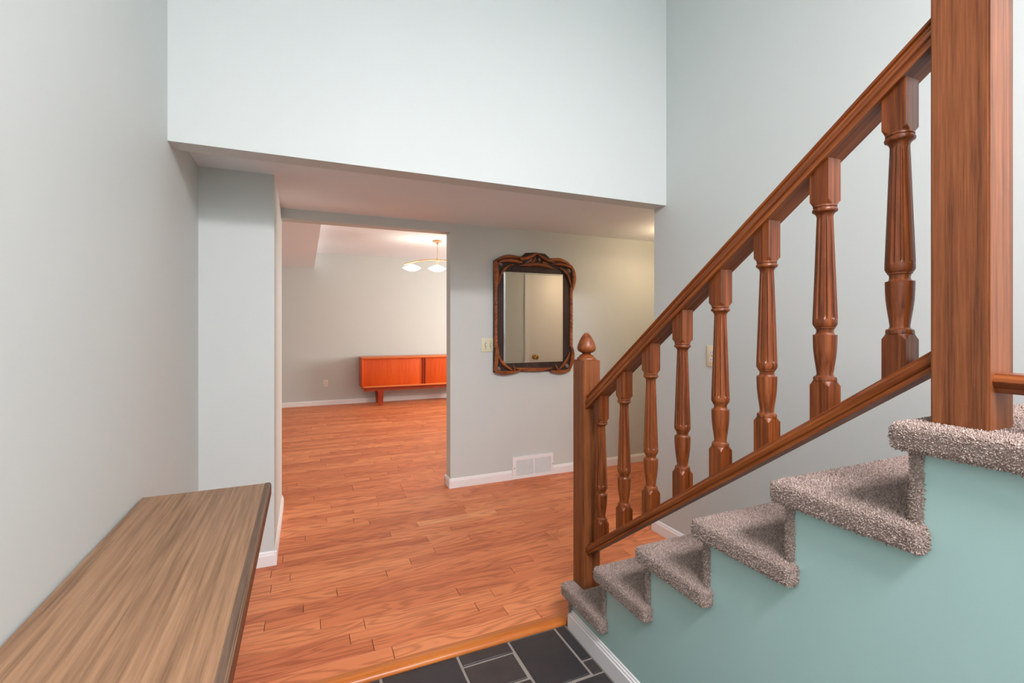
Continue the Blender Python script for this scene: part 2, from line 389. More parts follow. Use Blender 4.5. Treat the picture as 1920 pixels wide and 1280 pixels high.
for yt, yb in [(1.628, 1.345)]:
    x = -0.33
    for wd in (0.30, 0.28, 0.31): tiles.append((x, x+wd, yb+(0.08 if False else 0), yt if x > -0.05 else 1.57)); x += wd+0.012
tiles = [tl for tl in tiles]
for yt, yb in rows:
    x = XL+0.006
    while x < 1.07:
        wd = random.choice((0.14, 0.22, 0.30)); x1 = min(x+wd, 1.078)
        if x1-x > 0.04:
            if random.random() < 0.35 and yt-yb > 0.2:
                ym = yb+(yt-yb)*random.choice((0.33, 0.6)); tiles += [(x, x1, yb, ym-0.006), (x, x1, ym+0.006, yt)]
            else: tiles.append((x, x1, yb, yt))
        x = x1+0.012
for i, (a, b, c, d) in enumerate(tiles):
    bm = bmesh.new(); box_into(bm, a, b, c, d, -0.017, -0.0105+random.uniform(-0.001, 0.001))
    bmesh.ops.bevel(bm, geom=[e for e in bm.edges if all(v.co.z > -0.015 for v in e.verts)], offset=0.0018, segments=1, affect='EDGES')
    bm_obj('slate_tile', bm, M['slate'], fl)

# ------------------------------------------------------------------ baseboards
BBH, BBT = 0.080, 0.013
def bprof(s):   # (distance from wall, z)
    return [(0, 0.0), (BBT, 0.0), (BBT, BBH-0.020), (BBT-0.003, BBH-0.016), (BBT-0.005, BBH-0.006), (BBT-0.009, BBH), (0, BBH)]
def base_x(name, y, s, x0, x1, z=0.0):    # along X on a wall at y, facing direction s
    return struct(prism(name, [(y+s*d, z+h) for d, h in bprof(s)], 'X', x0, x1, M['trim']))
def base_y(name, x, s, y0, y1, z=0.0):
    return struct(prism(name, [(x+s*d, z+h) for d, h in bprof(s)], 'Y', y0, y1, M['trim']))
def merge_base(name, segs):
    bm = bmesh.new()
    for kind, w0, s, a0, a1, z in segs:
        pr = [(w0+s*d, z+h) for d, h in bprof(s)]; n = len(pr)
        V = [((a, p, q) if kind == 'x' else (p, a, q)) for a in (a0, a1) for p, q in pr]
        bv = [bm.verts.new(v) for v in V]
        bm.faces.new([bv[i] for i in range(n)][::-1]); bm.faces.new([bv[n+i] for i in range(n)])
        for i in range(n): bm.faces.new([bv[i], bv[(i+1) % n], bv[n+(i+1) % n], bv[n+i]])
    return struct(bm_obj(name, bm, M['trim']))
merge_base('baseboard_column', [('x', YC, -1, XL, XC+BBT-0.001, 0.0005), ('y', XC, 1, YC-BBT+0.001, YB2+BBT, 0.0005)])
merge_base('baseboard_back', [('x', YB, -1, XJ-BBT+0.001, 1.6695, 0.0005), ('x', YB, -1, 2.0775, XHE, 0.0005), ('y', XJ, -1, YB-BBT+0.001, YB2+BBT, 0.0005), ('x', YB2, 1, XJ-BBT, XDR, 0.0005)])
merge_base('baseboard_stairwall', [('y', XR, -1, 1.93, YHB+BBT-0.001, 0.0005), ('x', YHB, 1, XR-BBT+0.001, DX0-0.065, 0.0005), ('x', YHB, 1, DX1+0.065, XHE, 0.0005)])
merge_base('baseboard_left', [('y', XL, 1, 1.953, YC-BBT, 0.0005), ('y', XL, 1, YF, 1.88, -0.011)])
merge_base('baseboard_dining', [('x', YD, -1, XDL, XDR, 0.0005), ('y', XDL, 1, YB2, YD-BBT, 0.0005), ('y', XDR, -1, YB2, YD-BBT, 0.0005)])

# ------------------------------------------------------------------ staircase
RISE, RUN = 0.194, 0.2628
XS = 1.096                       # painted open side of the stairs
def rin(k): return 1.5724-RUN*(k-2)      # back of riser k
YL = -1.39                       # landing runs back to the front wall
st = empty('staircase', (1.6, 0.9, -0.012))
tag(st, 'carpeted stairs with open side in shade-toned wall paint rising from the hall to a landing', 'staircase')
poly = [(rin(1)+0.012, -0.012)]
for k in range(1, 7):
    poly += [(rin(k)+0.012, RISE*k-0.03), (rin(k+1), RISE*k-0.03)] if k < 6 else [(rin(6)+0.012, RISE*6-0.03)]
poly = poly[:1]+[p for p in poly[1:]]
poly += [(YL, RISE*6-0.03), (YL, -0.012)]
# drop duplicates that would make a zero-length step
pp = []
for p in poly:
    if not pp or abs(p[0]-pp[-1][0])+abs(p[1]-pp[-1][1]) > 1e-5: pp.append(p)
prism('stringer_panel', pp, 'X', XS, XS+0.03, M['stringer'], st)['label'] = 'side panel under the treads in shade-toned wall paint'
sk = [(XS, -0.012), (XS-0.0125, -0.012), (XS-0.0125, 0.056), (XS-0.0085, 0.059), (XS-0.0085, 0.067), (XS-0.004, 0.069), (XS-0.004, 0.076), (XS, 0.079)]
prism('skirting_board', sk, 'Y', YL, rin(1)+0.016, M['trim'], st)['label'] = 'white moulded skirting board'

def tufts(name, bm_src, parent, density, length, keep=None):
    """short carpet pile over the faces of a mesh: one stuff part"""
    bm = bm_src; bmesh.ops.triangulate(bm, faces=bm.faces[:])
    A, B, Cc, N = [], [], [], []
    for f_ in bm.faces:
        a, b, c = [np.array(v.co) for v in f_.verts]; A.append(a); B.append(b); Cc.append(c); N.append(np.array(f_.normal))
    bm.free(); A, B, Cc, N = map(np.array, (A, B, Cc, N))
    ar = np.linalg.norm(np.cross(B-A, Cc-A), axis=1)/2
    n = int(ar.sum()*density); idx = RNG.choice(len(ar), n, p=ar/ar.sum())
    u, v = RNG.random(n), RNG.random(n); fl_ = u+v > 1; u[fl_] = 1-u[fl_]; v[fl_] = 1-v[fl_]
    p = A[idx]+(B-A)[idx]*u[:, None]+(Cc-A)[idx]*v[:, None]; nn = N[idx]
    if keep is not None:
        k = keep(p, nn); p, nn = p[k], nn[k]; n = len(p)
    d = nn+RNG.normal(0, 0.38, (n, 3)); d /= np.linalg.norm(d, axis=1)[:, None]
    r1 = np.cross(d, RNG.normal(0, 1, (n, 3))); r1 /= np.linalg.norm(r1, axis=1)[:, None]; r2 = np.cross(d, r1)
    L = length*RNG.uniform(0.6, 1.25, n)[:, None]; R = 0.00135*RNG.uniform(0.7, 1.3, n)[:, None]
    base = p-nn*0.001
    ring = [base+R*(r1*math.cos(a)+r2*math.sin(a)) for a in (0, 2.094, 4.189)]
    bend = RNG.normal(0, 0.35, (n, 3))*L
    topc = base+d*L+bend*0.5
    top = [topc+0.75*R*(r1*math.cos(a)+r2*math.sin(a)) for a in (0, 2.094, 4.189)]
    V = np.stack(ring+top, axis=1).reshape(-1, 3)
    o0 = np.arange(n)[:, None]*6
    q = np.concatenate([o0+np.array([[0,1,4,3]]), o0+np.array([[1,2,5,4]]), o0+np.array([[2,0,3,5]])], axis=1).reshape(-1, 4)
    t3 = (o0+np.array([[3,4,5]])).reshape(-1, 3)
    me = bpy.data.meshes.new(name); org = V.mean(axis=0); V = V-org
    nq, ntri = len(q), len(t3)
    me.vertices.add(len(V)); me.vertices.foreach_set('co', V.ravel())
    me.loops.add(nq*4+ntri*3); me.loops.foreach_set('vertex_index', np.concatenate([q.ravel(), t3.ravel()]).astype(np.int32))
    me.polygons.add(nq+ntri)
    ls = np.concatenate([np.arange(nq)*4, nq*4+np.arange(ntri)*3]).astype(np.int32); me.polygons.foreach_set('loop_start', ls)
    me.update(calc_edges=True); me.materials.append(M['pile'])
    o = link(bpy.data.objects.new(name, me), tuple(org), parent); o['kind'] = 'stuff'
    return o
def round_box(x0, x1, y0, y1, z0, z1, off, seg=4):
    bm = bmesh.new(); box_into(bm, x0, x1, y0, y1, z0, z1)
    bmesh.ops.bevel(bm, geom=bm.edges[:], offset=off, segments=seg, affect='EDGES', profile=0.5)
    bmesh.ops.recalc_face_normals(bm, faces=bm.faces); return bm
X0 = 1.060
for k in range(1, 7):
    zt = RISE*k-0.004
    y1 = rin(k)+0.040; y0 = rin(k+1)-0.012 if k < 6 else YL
    args = (X0, XR-0.001, y0, y1, zt-0.052, zt, 0.012)
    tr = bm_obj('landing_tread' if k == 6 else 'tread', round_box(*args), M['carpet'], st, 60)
    if k == 6: tr['label'] = 'carpeted landing at the head of the short flight'
    ycut = rin(k+1)+0.004 if k < 6 else 0.0
    tufts('carpet_pile', round_box(*args), tr, 145000 if k < 6 else 130000, 0.0042,
          lambda p, n, yc=ycut: ((p[:, 1] > yc) | ((p[:, 0] < XS+0.002) & (p[:, 1] > -0.05))) & (n[:, 2] > -0.9) & (p[:, 0] < XR-0.02) & ((p[:, 0] < 1.75) | (n[:, 2] > 0.3)))
    ra = (XS-0.008, XR-0.001, rin(k)-0.002, rin(k)+0.018, RISE*(k-1)-0.006 if k > 1 else -0.011, RISE*k-0.03, 0.006)
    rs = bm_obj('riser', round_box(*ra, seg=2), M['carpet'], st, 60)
    tufts('carpet_pile', round_box(*ra, seg=2), rs, 140000, 0.0042, lambda p, n: (p[:, 0] < XS+0.04) & (p[:, 0] < XS+0.002+0.04*(n[:, 1] > 0.5)))

# ------------------------------------------------------------------ stair railing
SL = 0.7318; XN = 1.163
rl = empty('stair_railing', (XN, 1.15, 0.194))
tag(rl, 'stained oak stair railing with fluted balusters and two square newel posts', 'railing')
NW = 0.088
def newel(y0, z0, z1):
    x0 = XN-NW/2+0.001; bm = bmesh.new(); box_into(bm, x0, x0+NW, y0, y0+NW, z0, z1-0.006)
    bmesh.ops.bevel(bm, geom=bm.edges[:], offset=0.003, segments=2, affect='EDGES')
    o = bm_obj('newel_post', bm, M['newel'], rl, 40)
    cx, cy = x0+NW/2, y0+NW/2
    pr = [(0.0430, -0.006), (0.0430, 0.003), (0.0400, 0.006), (0.0345, 0.008), (0.0325, 0.013), (0.0270, 0.017), (0.0200, 0.0205), (0.0185, 0.0235), (0.0215, 0.0262),
          (0.0310, 0.0300), (0.0385, 0.0360), (0.0418, 0.0430), (0.0422, 0.0500), (0.0405, 0.0590), (0.0365, 0.0710), (0.0310, 0.0835), (0.0240, 0.0965), (0.0155, 0.1080), (0.0080, 0.1150), (0.0025, 0.1172)]
    lathe('finial', [(r, z1+h-0.001) for r, h in pr], cx, cy, M['rail'], o, 40, 50)['label'] = 'turned acorn finial'
    return o
newel(1.778, RISE-0.004, 1.2055)
newel(0.432, RISE*6-0.004, 2.20)
# handrail: moulded section, sheared along the slope so both ends die square into the newels
def hand_prof(kz):
    half = [(0.010, 0.0), (0.0330, 0.0), (0.0345, 0.003), (0.0345, 0.0105), (0.0295, 0.0115), (0.0295, 0.0150), (0.0335, 0.0190), (0.0350, 0.0250), (0.0330, 0.0310),
            (0.0270, 0.0350), (0.0235, 0.0390), (0.0240, 0.0430), (0.0300, 0.0450), (0.0325, 0.0480), (0.0315, 0.0505), (0.0270, 0.0525), (0.0150, 0.0545), (0.0, 0.0550)]
    return [(XN+x, z*kz) for x, z in half]+[(XN-x, z*kz) for x, z in half[::-1] if x > 0]
def hz(y): return 1.136+SL*(1.5717-y)
YN1, YN2 = 1.780, 0.518
prism('handrail', hand_prof(1.12), 'Y', YN2, YN1, M['rail_slope'], rl, 25, hz)
prism('handrail', hand_prof(1.0), 'Y', YL, 0.4335, M['rail_level'], rl, 25, lambda y: 2.04)
def shoe_prof(kz, dz=0.0):
    half = [(0.010, 0.0), (0.0240, 0.0), (0.0245, 0.0090), (0.0300, 0.0115), (0.0330, 0.0160), (0.0340, 0.0210), (0.0325, 0.0265), (0.0280, 0.0305), (0.0240, 0.0320), (0.0235, 0.0345), (0.0, 0.0350)]
    return [(XN+x, z*kz) for x, z in half]+[(XN-x, z*kz) for x, z in half[::-1] if x > 0]
def sz(y): return 0.3375+0.7327*(1.7847-y)
prism('shoe_rail', shoe_prof(1.22), 'Y', YN2, YN1, M['rail_slope'], rl, 25, sz)
prism('shoe_rail', shoe_prof(1.0), 'Y', YL, 0.4335, M['rail_level'], rl, 25, lambda y: 1.2305)
# baluster: square ends, turned and fluted middle
def baluster_mesh():
    S, hw = 80, 0.0230
    def sq(a): return hw/max(abs(math.cos(a)), abs(math.sin(a)))
    rowsb = []   # (z, radius limit, square?, flute amount)
    rowsb += [(-0.102, 1, 1, 0), (-0.010, 1, 1, 0)]
    for i in range(1, 7): rowsb.append((-0.010+0.010*i/6, 0.0325-0.0075*(i/6)**0.8, 1, 0))
    rowsb += [(0.001, 0.0245, 0, 0), (0.006, 0.0250, 0, 0), (0.0105, 0.0236, 0, 0), (0.0112, 0.0205, 0, 0), (0.014, 0.0182, 0, 0), (0.018, 0.0174, 0, 0), (0.035, 0.0196, 0, 0),
              (0.055, 0.0224, 0, 0), (0.075, 0.0245, 0, 0), (0.095, 0.0254, 0, 0), (0.1122, 0.0257, 0, 0), (0.1130, 0.0250, 0, 0), (0.1134, 0.0212, 0, 0), (0.118, 0.0184, 0, 0), (0.123, 0.0182, 0, 0),
              (0.128, 0.0196, 0, 0), (0.1288, 0.0218, 0, 0), (0.132, 0.0220, 0, 0), (0.1325, 0.0232, 0, 0), (0.1385, 0.0262, 0, 0), (0.146, 0.0263, 0, 0)]
    for z, fl2 in ((0.150, 0.0), (0.154, 0.7), (0.160, 1), (0.20, 1), (0.25, 1), (0.30, 1), (0.35, 1), (0.388, 1), (0.394, 0.7), (0.399, 0.0)):
        rowsb.append((z, 0.0262-(0.0262-0.0172)*(z-0.146)/(0.399-0.146), 0, fl2))
    rowsb += [(0.405, 0.0186, 0, 0), (0.410, 0.0225, 0, 0), (0.412, 0.0262, 0, 0), (0.4155, 0.0272, 0, 0), (0.419, 0.0262, 0, 0), (0.4200, 0.0235, 0, 0), (0.4225, 0.0235, 0, 0), (0.4235, 0.0255, 0, 0), (0.4265, 0.0250, 0, 0)]
    for i in range(0, 6): rowsb.append((0.4275+0.010*i/5, 0.0250+0.0075*(i/5)**1.2, 1, 0))
    rowsb += [(0.4385, 1, 1, 0), (0.555, 1, 1, 0)]
    V, F = [], []
    for z, r, s, fl2 in rowsb:
        for k in range(S):
            a = 2*math.pi*k/S; rr = min(sq(a), r) if s else r
            if fl2: rr *= 1-0.16*fl2*max(0.0, math.cos(10*a))**0.5
            V.append((rr*math.cos(a), rr*math.sin(a), z))
    n = len(rowsb)
    for i in range(n-1):
        for k in range(S): F.append([i*S+k, i*S+(k+1) % S, (i+1)*S+(k+1) % S, (i+1)*S+k])
    F.append([k for k in range(S)][::-1]); F.append([(n-1)*S+k for k in range(S)])
    me = bpy.data.meshes.new('baluster'); me.from_pydata(V, [], F); me.materials.append(M['rail'])
    me.shade_smooth(); me.set_sharp_from_angle(angle=math.radians(28)); return me
bmesh_bal = baluster_mesh()
for i in range(8):
    y = 1.7040-0.1587*i
    link(bpy.data.objects.new('baluster', bmesh_bal), (XN, y, 0.5186+SL*(1.7058-y)), rl)
for i in range(5):      # level rail along the landing
    y = 0.29-0.17*i
    o = link(bpy.data.objects.new('baluster', bmesh_bal), (XN, y, 1.38), rl); o.scale = (1, 1, 1.32); o.location.z -= 0.02

# ------------------------------------------------------------------ console table against the left wall
ct = empty('console_table', (-0.32, 1.36, -0.011))
tag(ct, 'brown wooden console table against the left wall', 'table')
TZ = 0.754; ty0, ty1 = 0.62, 2.026; tx0, tx1 = XL+0.004, -0.1205
bw = (tx1-0.026-tx0)/1
tp = bmesh.new(); box_into(tp, tx0, tx1, ty0, ty1, TZ-0.045, TZ)
bmesh.ops.bevel(tp, geom=tp.edges[:], offset=0.003, segments=2, affect='EDGES')
tob = bm_obj('table_top', tp, M['table_top'], ct, 40)
prism('edge_strip', [(tx1-0.020, TZ+0.0004), (tx1-0.004, TZ+0.0003), (tx1+0.0010, TZ-0.005), (tx1-0.004, TZ-0.008), (tx1-0.020, TZ-0.006)], 'Y', ty0-0.001, ty1+0.001, M['table_worn'], tob)['label'] = 'dark worn strip along the front edge'
prism('edge_face', [(tx1-0.003, TZ-0.0065), (tx1+0.0016, TZ-0.0055), (tx1+0.0016, TZ-0.043), (tx1-0.002, TZ-0.0455), (tx1-0.010, TZ-0.0455)], 'Y', ty0-0.001, ty1+0.001, M['table_edge'], tob)['label'] = 'reddish brown front face'
for x0, x1, y0, y1 in ((XL+0.06, -0.27, ty0+0.10, ty0+0.12), (XL+0.06, -0.27, ty1-0.12, ty1-0.10), (-0.29, -0.27, ty0+0.10, ty1-0.10), (XL+0.05, XL+0.07, ty0+0.10, ty1-0.10)):
    box('apron', x0, x1, y0, y1, TZ-0.12, TZ-0.045, M['table_edge'], ct)
for lx in (XL+0.045, -0.315):
    for ly in (ty0+0.08, ty1-0.125):
        zb = 0.0 if ly > 1.9 else -0.0105
        V = []
        for z, s in ((zb, 0.016), (TZ-0.12, 0.0225), (TZ-0.045, 0.0225)):
            V += [(lx+0.0225-s, ly+0.0225-s, z), (lx+0.0225+s, ly+0.0225-s, z), (lx+0.0225+s, ly+0.0225+s, z), (lx+0.0225-s, ly+0.0225+s, z)]
        F = [(3,2,1,0), (8,9,10,11)]+[(r*4+i, r*4+(i+1) % 4, r*4+4+(i+1) % 4, r*4+4+i) for r in (0, 1) for i in range(4)]
        mesh_obj('leg', V, F, M['table_edge'], ct)

# ------------------------------------------------------------------ carved wall mirror
mi = empty('wall_mirror', (1.885, YB, 0.92))
tag(mi, 'rectangular wall mirror in a dark carved wooden frame with flowing corners', 'mirror')
ym = YB-0.002
out = [(1.49,1.918),(1.517,1.929),(1.572,1.957),(1.638,1.972),(1.71,1.969),(1.756,1.966),(1.795,2.003),(1.893,2.011),(1.987,2.005),(2.038,1.968),(2.089,1.974),(2.162,1.968),(2.223,1.942),(2.266,1.908),
       (2.290,1.857),(2.298,1.798),(2.288,1.722),(2.276,1.681),(2.272,1.40),(2.268,1.181),(2.276,1.127),(2.278,1.073),(2.262,0.998),(2.236,0.943),(2.167,0.925),(2.094,0.930),(2.034,0.945),(1.858,0.947),(1.732,0.952),(1.676,0.939),(1.587,0.940),(1.522,0.947),(1.488,0.956)]
prism('backboard', out, 'Y', ym-0.022, ym, M['frame_dark'], mi)
gx0, gx1, gz0, gz1 = 1.580, 2.168, 1.029, 1.826; yg = ym-0.026
V = [(gx0, ym-0.021, gz0), (gx1, ym-0.021, gz0), (gx1, ym-0.021, gz1), (gx0, ym-0.021, gz1)]
V += [(gx0, yg+0.0008, gz0), (gx1, yg+0.0008, gz0), (gx1, yg+0.0008, gz1), (gx0, yg+0.0008, gz1)]
c = 0.016; V += [(gx0+c, yg, gz0+c), (gx1-c, yg, gz0+c), (gx1-c, yg, gz1-c), (gx0+c, yg, gz1-c)]
F = [(0,1,5,4),(1,2,6,5),(2,3,7,6),(3,0,4,7),(4,5,9,8),(5,6,10,9),(6,7,11,10),(7,4,8,11),(8,9,10,11),(3,2,1,0)]
bm = bmesh.new(); bv = [bm.verts.new(v) for v in V]; [bm.faces.new([bv[i] for i in f_]) for f_ in F]
bm_obj('mirror_glass', bm, M['mirror'], mi)['label'] = 'bevelled mirror glass'
def rope(x, z0, z1, name='rope_moulding'):
    V, F, S = [], [], 18; n = 110
    for i in range(n+1):
        z = z0+(z1-z0)*i/n
        for k in range(S):
            a = 2*math.pi*k/S; r = 0.0160*(0.68+0.32*abs(math.cos(1.5*(a-i*2*math.pi/22)))**0.7)
            V.append((x+r*math.cos(a), ym-0.026+r*math.sin(a), z))
    for i in range(n):
        for k in range(S): F.append([i*S+k, i*S+(k+1) % S, (i+1)*S+(k+1) % S, (i+1)*S+k])
    F.append(list(range(S))[::-1]); F.append([n*S+k for k in range(S)])
    mesh_obj(name, V, F, M['frame_brown'], mi, 50)
rope(1.5065, 1.170, 1.715); rope(2.256, 1.160, 1.715)
def carve(name, pts, rads, depth=0.030, flat=0.9, mat='frame_brown'):
    return sweep(name, [(x, ym-depth, z) for x, z in pts], [(a, b*1.22) for a, b in rads], M[mat], mi, (0, 1, 0), flat, 6, 8, 25)
carve('corner_post', [(1.503,1.912),(1.508,1.846),(1.512,1.766),(1.506,1.690)], [(0,0.012),(0.3,0.021),(0.7,0.020),(1,0.012)])
carve('top_scroll', [(1.505,1.918),(1.572,1.948),(1.638,1.960),(1.705,1.958),(1.761,1.950)], [(0,0.009),(0.45,0.015),(1,0.009)], 0.024)
carve('top_arc', [(1.534,1.910),(1.599,1.922),(1.671,1.924),(1.750,1.912)], [(0,0.009),(0.5,0.013),(0.9,0.011),(1,0.004)], 0.040)
carve('crown_scroll', [(1.733,1.941),(1.795,1.953),(1.853,1.977),(1.899,2.004)], [(0,0.010),(0.5,0.014),(1,0.006)], 0.040)
carve('crown_scroll', [(1.903,2.000),(1.946,1.972),(1.999,1.949),(2.065,1.934)], [(0,0.006),(0.5,0.013),(1,0.009)], 0.040)
carve('top_arc', [(1.727,1.885),(1.807,1.896),(1.888,1.902),(1.975,1.897),(2.056,1.876)], [(0,0.004),(0.25,0.013),(0.75,0.014),(1,0.005)], 0.040)
carve('top_scroll', [(2.038,1.952),(2.089,1.958),(2.150,1.955),(2.211,1.935),(2.262,1.900)], [(0,0.009),(0.45,0.016),(1,0.010)], 0.024)
carve('top_arc', [(2.050,1.912),(2.113,1.915),(2.180,1.911),(2.245,1.893)], [(0,0.004),(0.5,0.012),(1,0.008)], 0.040)
carve('corner_arc', [(1.530,1.720),(1.545,1.787),(1.578,1.839),(1.616,1.872),(1.668,1.892)], [(0,0.005),(0.5,0.011),(1,0.005)], 0.036)
carve('corner_arc', [(2.134,1.884),(2.180,1.857),(2.223,1.805),(2.254,1.715)], [(0,0.005),(0.5,0.011),(1,0.005)], 0.036)
carve('ear', [(2.250,1.912),(2.276,1.862),(2.285,1.798),(2.278,1.733),(2.262,1.680)], [(0,0.010),(0.5,0.018),(1,0.010)], 0.032)
carve('ear', [(1.506,1.193),(1.516,1.142),(1.510,1.062),(1.498,0.966)], [(0,0.010),(0.5,0.017),(1,0.012)], 0.032)
carve('corner_arc', [(1.524,1.110),(1.549,1.056),(1.593,1.009),(1.654,0.967)], [(0,0.005),(0.5,0.012),(1,0.007)], 0.038)
carve('bottom_arc', [(1.496,0.962),(1.549,0.951),(1.632,0.948),(1.732,0.960)], [(0,0.009),(0.5,0.015),(1,0.006)], 0.040)
carve('bottom_arc', [(1.682,0.984),(1.772,0.970),(1.858,0.965),(1.951,0.964),(2.052,0.973)], [(0,0.005),(0.3,0.014),(0.7,0.014),(1,0.005)], 0.034)
carve('bottom_arc', [(2.034,0.946),(2.106,0.936),(2.180,0.938),(2.236,0.952)], [(0,0.005),(0.5,0.014),(1,0.009)], 0.040)
carve('ear', [(2.254,1.178),(2.268,1.127),(2.270,1.073),(2.258,1.009),(2.236,0.952)], [(0,0.008),(0.5,0.017),(1,0.010)], 0.032)
carve('corner_arc', [(2.236,1.110),(2.206,1.048),(2.165,0.996),(2.118,0.955)], [(0,0.005),(0.5,0.011),(1,0.006)], 0.038)
carve('thorn', [(1.666,1.015),(1.675,0.991),(1.682,0.960)], [(0,0.002),(0.6,0.006),(1,0.008)], 0.034)
carve('thorn', [(2.084,1.006),(2.100,0.979),(2.113,0.950)], [(0,0.002),(0.6,0.007),(1,0.009)], 0.034)
carve('leaf', [(1.784,1.911),(1.824,1.930),(1.856,1.950)], [(0,0.004),(0.5,0.009),(1,0.004)], 0.030, mat='frame_pale')
carve('leaf', [(1.841,1.914),(1.870,1.934),(1.885,1.966)], [(0,0.010),(0.5,0.013),(1,0.004)], 0.030)
carve('bud', [(1.919,1.932),(1.921,1.947),(1.919,1.962)], [(0,0.007),(0.5,0.014),(1,0.006)], 0.034, mat='frame_pale')
carve('leaf', [(1.955,1.925),(1.985,1.920),(2.015,1.912)], [(0,0.012),(0.5,0.009),(1,0.003)], 0.030)
for x, z in ((1.549,1.893), (2.235,1.866), (1.530,0.985), (2.215,0.985)):
    carve('corner_relief', [(x-0.018, z+0.012), (x, z), (x+0.018, z-0.012)], [(0,0.010),(0.5,0.018),(1,0.010)], 0.020, 0.6, 'frame_pale')

# ------------------------------------------------------------------ plates, outlets, vent
def plate(name, axis, wall, s, a0, a1, z0, z1, mat, label, cat, parts):
    e = empty(name, (((a0+a1)/2, wall, z0) if axis == 'Y' else (wall, (a0+a1)/2, z0))); tag(e, label, cat)
    def bx(nm, p0, p1, q0, q1, d0, d1, m, bev=0.0):
        lo, hi = sorted((wall+s*d0, wall+s*d1))
        if axis == 'Y': return box(nm, p0, p1, lo, hi, q0, q1, m, e, bev)
        return box(nm, lo, hi, p0, p1, q0, q1, m, e, bev)
    bx('cover_plate', a0, a1, z0, z1, 0.0005, 0.006, mat, 0.0018); parts(bx); return e
def sw(bx):
    zc = 1.190
    for cx in (1.421, 1.467):
        bx('toggle', cx-0.005, cx+0.005, zc-0.010, zc+0.012, 0.005, 0.016, M['plate_cream'], 0.001)
        bx('toggle_slot', cx-0.008, cx+0.008, zc-0.018, zc+0.018, 0.004, 0.0066, M['toggle_slot'])
        for dz in (-0.030, 0.030): bx('screw', cx-0.003, cx+0.003, zc+dz-0.003, zc+dz+0.003, 0.005, 0.0072, M['brass'], 0.0008)
plate('light_switch', 'Y', YB, -1, 1.381, 1.497, 1.131, 1.251, M['plate_cream'], 'cream double light switch partly behind the carved mirror frame', 'switch', sw)
def outlet(c, zc, slot=True):
    def f_(bx):
        for dz in (-0.0195, 0.0195):
            bx('socket', c-0.017, c+0.017, zc+dz-0.014, zc+dz+0.014, 0.005, 0.0078, M['plate_white'], 0.003)
            for dx in (-0.0065, 0.0065): bx('slot', c+dx-0.0012, c+dx+0.0012, zc+dz-0.004, zc+dz+0.006, 0.007, 0.0083, M['slot'])
        bx('screw', c-0.003, c+0.003, zc-0.003, zc+0.003, 0.005, 0.0072, M['brass'], 0.0008)
    return f_
plate('wall_outlet', 'X', XR, -1, 1.962, 2.038, 1.122, 1.242, M['plate_brass'], 'cream and brass outlet plate on the pale wall behind the balusters', 'outlet', outlet(2.0, 1.182))
plate('wall_outlet', 'Y', YD, -1, 0.282, 0.359, 0.314, 0.432, M['plate_white'], 'small white outlet low on the dining room wall', 'outlet', outlet(0.3205, 0.373))
# floor-level return air register
vr = empty('wall_register', (1.8735, YB, 0.001)); tag(vr, 'white metal air register low on the wall below the mirror', 'vent')
vx0, vx1, vz0, vz1 = 1.671, 2.076, 0.002, 0.196
boxes('frame', [(vx0, vx1, YB-0.014, YB-0.001, vz0, vz0+0.026), (vx0, vx1, YB-0.014, YB-0.001, vz1-0.031, vz1), (vx0, vx0+0.034, YB-0.014, YB-0.001, vz0+0.026, vz1-0.031), (vx1-0.024, vx1, YB-0.014, YB-0.001, vz0+0.026, vz1-0.031)], M['vent'], vr)
box('mullion', 1.872, 1.885, YB-0.0145, YB-0.002, vz0+0.025, vz1-0.030, M['vent'], vr)
box('duct_back', vx0+0.01, vx1-0.01, YB-0.0025, YB-0.0008, vz0+0.01, vz1-0.01, M['vent_dark'], vr)
for a, b in ((1.705, 1.872), (1.885, 2.052)):
    for i in range(15):
        z = 0.0305+i*0.0092
        mesh_obj('louver', [(a, YB-0.0125, z-0.003), (b, YB-0.0125, z-0.003), (b, YB-0.0035, z+0.0022), (a, YB-0.0035, z+0.0022), (a, YB-0.0125, z-0.0015), (b, YB-0.0125, z-0.0015), (b, YB-0.0035, z+0.0037), (a, YB-0.0035, z+0.0037)],
                 [(0,3,2,1),(4,5,6,7),(0,1,5,4),(1,2,6,5),(2,3,7,6),(3,0,4,7)], M['vent'], vr)
for x in (1.688, 2.066): lathe('screw', [(0.0045, 0.0985), (0.0045, 0.1025)], x, YB-0.015, M['slot'], vr, 10)

# ------------------------------------------------------------------ hall door seen in the mirror
d = struct(box('door_1', DX0+0.004, DX1-0.004, YHB-0.045, YHB-0.008, 0.008, DZ-0.006, M['door'], None, 0.002))
kn = sweep('door_knob', [(2.5217, YHB-0.008, 0.9835), (2.5217, YHB+0.004, 0.9835), (2.5217, YHB+0.022, 0.9835), (2.5217, YHB+0.036, 0.9835), (2.5217, YHB+0.055, 0.9835), (2.5217, YHB+0.068, 0.9835)],
           [(0,0.031),(0.16,0.029),(0.2,0.013),(0.42,0.012),(0.6,0.026),(0.82,0.029),(0.95,0.022),(1,0.008)], M['brass'], d, (0, 0, 1), 1.0, 20, 8)
cw = 0.062
struct(boxes('trim_2', [(DX0-cw, DX0, YHB, YHB+0.017, 0.001, DZ+cw), (DX1, DX1+cw, YHB, YHB+0.017, 0.001, DZ+cw), (DX0, DX1, YHB, YHB+0.017, DZ, DZ+cw)], M['trim']))

